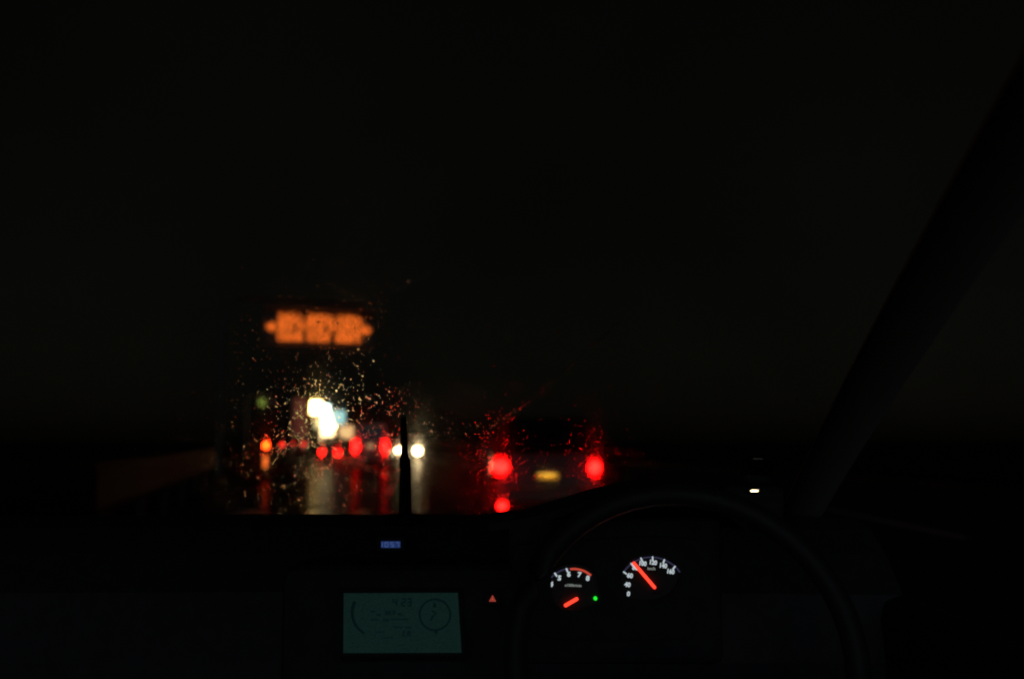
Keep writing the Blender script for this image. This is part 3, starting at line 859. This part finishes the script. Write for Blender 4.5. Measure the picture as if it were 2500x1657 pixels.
# --- lit roadside shop
FY = 66.0
shop = empty('shop', P(812, 1075, FY + 2) * 1.0); shop.location.z = 0
tag(shop, 'small roadside shop with glaring white sign, pale blue sign and lit windows', 'shop')
def hpart(o, parent=None):
    o.parent = parent or shop
    if parent is None: o.matrix_parent_inverse = Matrix.Translation(-shop.location)
    return o
def pxbox(name, x0, y0, x1, y1, Yf, th, m, parent=None, bev=.0):
    a, c = P(x0, y0, Yf), P(x1, y1, Yf)
    return hpart(box(name, ((a.x + c.x) / 2, Yf + th / 2, (a.z + c.z) / 2), (abs(c.x - a.x), th, abs(a.z - c.z)), m, None, bev), parent)
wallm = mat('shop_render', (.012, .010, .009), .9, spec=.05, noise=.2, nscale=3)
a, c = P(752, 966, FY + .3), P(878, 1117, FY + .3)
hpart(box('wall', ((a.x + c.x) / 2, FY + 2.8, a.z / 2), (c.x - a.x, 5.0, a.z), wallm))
hpart(box('roof', ((a.x + c.x) / 2, FY + 2.8, a.z + .08), (c.x - a.x + .4, 5.4, .16), mat('shop_roof', (.015, .015, .015), .8, spec=.05), None, .03))
wsign = emit('white_sign_light', (48, 31, 10), (.8, .8, .8)); csign = emit('pale_blue_sign_light', (.38, .80, .82), (.5, .6, .6)); warmw = emit('warm_window_light', (5, 3.6, 1.8), (.6, .5, .3))
warmd = emit('tan_window_light', (1.0, .6, .25), (.5, .4, .3)); bsign = emit('blue_white_sign_light', (5.0, 6.6, 6.2), (.8, .8, .8))
casing = mat('sign_casing', (.02, .02, .02), .6)
for nm, q, mm in (('white_sign', (760, 978, 785, 1008), wsign), ('sign_panel', (785.5, 986, 805, 1015), bsign), ('blue_sign', (810, 1000, 842, 1034), csign)):
    cs = pxbox(nm, *q, FY - .1, .22, casing, None, .01)
    pxbox('lit_face', q[0] + .6, q[1] + .6, q[2] - .6, q[3] - .6, FY - .112, .010, mm, cs)
win = pxbox('window', 786, 1016, 818, 1044, FY + .02, .2, emit('bright_window_light', (26, 18, 7), (.8, .8, .8)))
win2 = pxbox('window', 784, 1047, 815, 1071, FY + .02, .2, warmw)
win3 = pxbox('window', 828, 1038, 862, 1068, FY + .02, .2, warmd)
win4 = pxbox('window', 768, 1016, 778, 1044, FY + .02, .2, emit('side_window_light', (.8, .6, .3), (.5, .5, .4)))
frm = mat('window_frame', (.2, .2, .2), .4)
for wn, (x0, y0, x1, y1) in ((win, (786, 1016, 818, 1044)), (win2, (784, 1047, 815, 1071)), (win3, (828, 1038, 862, 1068))):
    pxbox('frame', x0 - 1.6, y0 - 1.6, x0 - .1, y1 + 1.6, FY - .04, .1, frm, wn); pxbox('frame', x1 + .1, y0 - 1.6, x1 + 1.6, y1 + 1.6, FY - .04, .1, frm, wn)
    pxbox('frame', x0, y1 + .1, x1, y1 + 1.6, FY - .04, .1, frm, wn)
# --- dim red banner building beside it
rs = empty('red_banner', P(733, 1075, FY + 4)); rs.location.z = 0
tag(rs, 'tall dim dark red banner sign standing beside the white shop sign', 'sign')
def bpart(o):
    o.parent = rs; o.matrix_parent_inverse = Matrix.Translation(-rs.location); return o
a, c = P(718, 972, FY + 4), P(753, 1062, FY + 4)
bpart(box('panel', ((a.x + c.x) / 2, FY + 4, (a.z + c.z) / 2), (c.x - a.x, .16, a.z - c.z), emit('red_banner_light', (.055, .008, .006), (.3, .03, .03)), None, .02))
for s in (0, 1):
    bpart(box('post', ((a.x + c.x) / 2 + (s - .5) * (c.x - a.x + .12), FY + 4.0, a.z / 2), (.08, .08, a.z), steel))

# --- green traffic signal
TY = 80.0
gp = P(640, 980, TY)
sig = empty('traffic_signal', (gp.x - 1.2, TY, 0)); tag(sig, 'traffic signal showing a dim green light above the queue', 'traffic light')
def tpart(o, parent=None):
    o.parent = parent or sig
    if parent is None: o.matrix_parent_inverse = Matrix.Translation(-sig.location)
    return o
hs = tpart(box('housing', gp + Vector((.38, .14, 0)), (1.15, .2, .42), mat('signal_black', (.012, .012, .012), .6), None, .05))
for i, mm in enumerate((emit('green_signal_light', (.20, .26, .035), (.02, .2, .1)), mat('lens_amber', (.2, .1, .01), .2), mat('lens_red', (.2, .01, .01), .2))):
    c_ = gp + Vector((.38 * i, 0, 0))
    bm = bmesh.new(); bmesh.ops.create_cone(bm, cap_ends=True, segments=20, radius1=.17 + .12 * (i == 0), radius2=.15 + .12 * (i == 0), depth=.06, matrix=Matrix.Translation(c_) @ Matrix.Rotation(math.pi / 2, 4, 'X'))
    tpart(from_bm('lens', bm, mm), hs)
bm = bmesh.new(); tube(bm, [(gp.x - 1.2, TY, 0), (gp.x - 1.2, TY, gp.z + .3), (gp.x - 1.0, TY + .2, gp.z + .5), (gp.x + .6, TY + .25, gp.z + .5)], [.1, .08, .07, .06], 10); tpart(from_bm('mast', bm, steel, None, True))
bm = bmesh.new(); tube(bm, [(gp.x + .38, TY + .25, gp.z + .5), (gp.x + .38, TY + .2, gp.z + .15)], .03, 8); tpart(from_bm('bracket', bm, steel))

# --- amber warning lamp on a post
AY = 40.0
ap = P(650, 1085, AY)
wl = empty('warning_lamp', (ap.x, AY, 0)); tag(wl, 'amber warning lamp with its orange road reflection built as a glowing column beneath, left of the queue', 'lamp')
bm = bmesh.new(); bmesh.ops.create_uvsphere(bm, u_segments=16, v_segments=10, radius=.075); bmesh.ops.scale(bm, vec=(1, .6, 1), verts=bm.verts); o = from_bm('lens', bm, emit('amber_lamp_light', (110, 3.4, .2), (.5, .2, .02)), wl, True); o.location = (0, 0, ap.z)
bm = bmesh.new(); bmesh.ops.create_cone(bm, cap_ends=True, segments=12, radius1=.03, radius2=.025, depth=ap.z - .07, matrix=Matrix.Translation((0, 0, (ap.z - .07) / 2))); from_bm('post', bm, steel, wl)
box('reflection_column', (0, -.05, .33), (.13, .06, .44), emit('amber_reflection_glow', (1.5, .26, .03), (.4, .15, .02)), wl, bev=.025, seg=3)  # the lamp's reflection on the wet road, built as a glowing block
bm = bmesh.new(); bmesh.ops.create_cone(bm, cap_ends=True, segments=16, radius1=.2, radius2=.16, depth=.08, matrix=Matrix.Translation((0, 0, .04))); from_bm('foot', bm, rubber, wl)

# --- low barrier along the left; the red light on it is put into the rail colour
rail_tint = mat('rail_red_tint', (.016, .006, .004), .7, spec=.01, noise=.25, nscale=5)
A = P(515, 1075, 24); A.z = 0; B = P(200, 1075, 8.6); B.z = 0
bar = empty('roadside_barrier', (A + B) / 2); tag(bar, 'low roadside barrier faintly reddish in the dark beside the queue', 'barrier')
dirv = (A - B).normalized(); nb = Vector((dirv.y, -dirv.x, 0)); Lb = (A - B).length; NB = 6
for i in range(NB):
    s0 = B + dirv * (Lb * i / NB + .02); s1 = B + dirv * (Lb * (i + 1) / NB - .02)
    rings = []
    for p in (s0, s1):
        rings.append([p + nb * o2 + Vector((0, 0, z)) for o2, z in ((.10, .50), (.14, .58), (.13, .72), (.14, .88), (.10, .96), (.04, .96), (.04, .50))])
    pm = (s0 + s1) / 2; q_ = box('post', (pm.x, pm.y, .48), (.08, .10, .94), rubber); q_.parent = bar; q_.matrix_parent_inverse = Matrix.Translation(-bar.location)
    o = loft('rail', rings, rail_tint); o.parent = bar; o.matrix_parent_inverse = Matrix.Translation(-bar.location)

# ================================================================== RAINDROPS on the outside of the windscreen
def ws_np(u, v):
    hw = .74 - .15 * v
    y = WB[0][0] + (WB[1][0] - WB[0][0]) * v - .10 * u * u
    z = WB[0][1] + (WB[1][1] - WB[0][1]) * v + .02 * np.sin(np.pi * v)
    return np.stack([CX + u * hw, y, z], -1)
def drop_field(N, rmin, rmax, power, umin=-.98, umax=.98, vmin=.08, vmax=.97):
    u = nrng.uniform(umin, umax, N); v = nrng.uniform(vmin, vmax, N)
    r = rmin + (rmax - rmin) * nrng.random(N) ** power
    return u, v, r
def to_px(p):
    d = p - np.array(CAM); c, s = math.cos(PITCH), math.sin(PITCH)
    yc = d[:, 1] * c + d[:, 2] * s; zc = -d[:, 1] * s + d[:, 2] * c
    return 1250 + d[:, 0] / yc * FPX, 828.5 - zc / yc * FPX
sets = [drop_field(46000, .00045, .0009, 1.3), drop_field(7000, .0009, .0016, 1.9), drop_field(160, .0018, .0026, 2.0)]
u = np.concatenate([s[0] for s in sets]); v = np.concatenate([s[1] for s in sets]); r = np.concatenate([s[2] for s in sets])
# patchiness: rain gathers in clumps; the driver's wiper has just cleared one wide fan
c3 = ws_np(u, v)
X, Y_, Z = c3.T
f = (np.sin(X * 41 + 3 * np.sin(v * 33)) + np.sin(v * 57 + 2 * np.sin(X * 29)) + np.sin((X + v) * 83) * .7) / 2.7
keep = nrng.random(len(u)) < np.clip(.62 + .5 * f, .12, 1)
EDGE = [(1172, 1150), (1178, 1110), (1184, 1066), (1196, 1045), (1220, 1026), (1245, 1011), (1300, 972), (1332, 943), (1385, 898), (1440, 848), (1515, 785)]
ex_ = np.array([e_[0] for e_ in EDGE][::-1], float); ey_ = np.array([e_[1] for e_ in EDGE][::-1], float)
pxx, pyy = to_px(c3)
clear = (pyy > 780) & (pxx > np.interp(pyy, ey_, ex_)) & (pxx < 1900)      # fan swept by the driver's wiper
big = r > .0011
keep &= (pyy > 935) | (nrng.random(len(u)) < .35)      # the upper glass was swept more lately
keep &= ~(clear & (nrng.random(len(u)) > np.where(big, .08, .8)))
# the bead of water pushed to the edge of the fan
def on_glass(px, py):
    d = ray(px, py); uu = 0.0
    for _ in range(5):
        lo, hi = 0.0, 1.0
        for _ in range(24):
            vm = (lo + hi) / 2; q = ws_point(uu, vm)
            if q.z - CAM.z < d.z / d.y * q.y: lo = vm
            else: hi = vm
        q = ws_point(uu, lo); uu = (d.x / d.y * q.y - CX) / (.74 - .15 * lo)
    return uu, lo
uE, vE, rE = [], [], []
seglen = [math.hypot(EDGE[i + 1][0] - EDGE[i][0], EDGE[i + 1][1] - EDGE[i][1]) for i in range(len(EDGE) - 1)]
for _ in range(210):
    q = rng.random() ** 1.5 * sum(seglen); i = 0
    while i < len(seglen) - 1 and q > seglen[i]: q -= seglen[i]; i += 1
    t_ = q / seglen[i]; px = EDGE[i][0] + (EDGE[i + 1][0] - EDGE[i][0]) * t_ + rng.gauss(0, 3); py = EDGE[i][1] + (EDGE[i + 1][1] - EDGE[i][1]) * t_ + rng.gauss(0, 2.5)
    a_, b_ = on_glass(px, py); uE.append(a_); vE.append(b_); rE.append(rng.uniform(.0008, .0015))
nE = len(uE)
u = np.concatenate([u[keep], uE]); v = np.concatenate([v[keep], vE]); r = np.concatenate([r[keep], rE])
ctr = ws_np(u, v)
n = np.stack([.12 * u, np.full_like(u, .33), np.full_like(u, .94)], -1); n /= np.linalg.norm(n, axis=1)[:, None]
ex = np.cross(np.tile([0, 1.0, 0], (len(u), 1)), n); ex = np.stack([n[:, 2], np.zeros_like(u), -n[:, 0]], -1); ex /= np.linalg.norm(ex, axis=1)[:, None]
ey = np.cross(n, ex)
asp = 1.9 + nrng.random(len(u)) * 1.0; sag = 1 + .4 * nrng.random(len(u))
h = r * (.022 + .085 * nrng.random(len(u)) ** 2.4); h[-nE:] = r[-nE:] * nrng.uniform(.10, .22, nE)
K = 8
angs = np.arange(K) * 2 * np.pi / K
profile = [(1.0, 0.0), (.92, .42), (.6, .82)]
ND = len(u); VP = K * len(profile) + 1
V = np.zeros((ND, VP, 3))
lump = 1 + .18 * nrng.standard_normal((ND, K))
base0 = ctr + n * .0025
for pi_, (pr, ph) in enumerate(profile):
    for ki, a in enumerate(angs):
        rx = r * pr * lump[:, ki]
        tail = asp * np.where(math.sin(a) < 0, sag, 1.0)     # drops sag down the glass
        V[:, pi_ * K + ki] = base0 + ex * (rx * math.cos(a))[:, None] + ey * (rx * math.sin(a) * tail)[:, None] + n * (h * ph)[:, None]
V[:, -1] = base0 + n * h[:, None]
faces = [tuple(range(K))[::-1]]
F3 = []
for pi_ in range(len(profile) - 1):
    for ki in range(K):
        a, b2, c_, d_ = pi_ * K + ki, pi_ * K + (ki + 1) % K, (pi_ + 1) * K + (ki + 1) % K, (pi_ + 1) * K + ki
        F3 += [(a, b2, c_), (a, c_, d_)]
for ki in range(K): F3.append(((len(profile) - 1) * K + ki, (len(profile) - 1) * K + (ki + 1) % K, VP - 1))
for ki in range(1, K - 1): F3.append((0, ki + 1, ki))
F3 = np.array(F3); nf = len(F3)
allf = (F3[None] + (np.arange(ND) * VP)[:, None, None]).reshape(-1, 3)
me = bpy.data.meshes.new('raindrops')
me.vertices.add(ND * VP); me.vertices.foreach_set('co', V.reshape(-1).astype(np.float32))
me.loops.add(len(allf) * 3); me.loops.foreach_set('vertex_index', allf.reshape(-1).astype(np.int32))
me.polygons.add(len(allf)); me.polygons.foreach_set('loop_start', (np.arange(len(allf)) * 3).astype(np.int32))
sm = np.ones((ND, nf), bool); sm[:, -(K - 2):] = False
me.polygons.foreach_set('use_smooth', sm.reshape(-1))
me.update(calc_edges=True); me.validate()
wm = bpy.data.materials.new('rain_water'); wm.use_nodes = True
t = wm.node_tree; t.nodes.clear(); o_ = t.nodes.new('ShaderNodeOutputMaterial'); gl = t.nodes.new('ShaderNodeBsdfRefraction'); gl.inputs['IOR'].default_value = 1.33; gl.inputs['Roughness'].default_value = 0
t.links.new(gl.outputs[0], o_.inputs['Surface']); me.materials.append(wm)
# sharp rim between dome and flat foot
rd = bpy.data.objects.new('raindrops', me); link(rd)
tag(rd, 'raindrops beaded over the outside of the windscreen', 'raindrops', kind='stuff')
print('drops', ND, 'tris', len(allf))
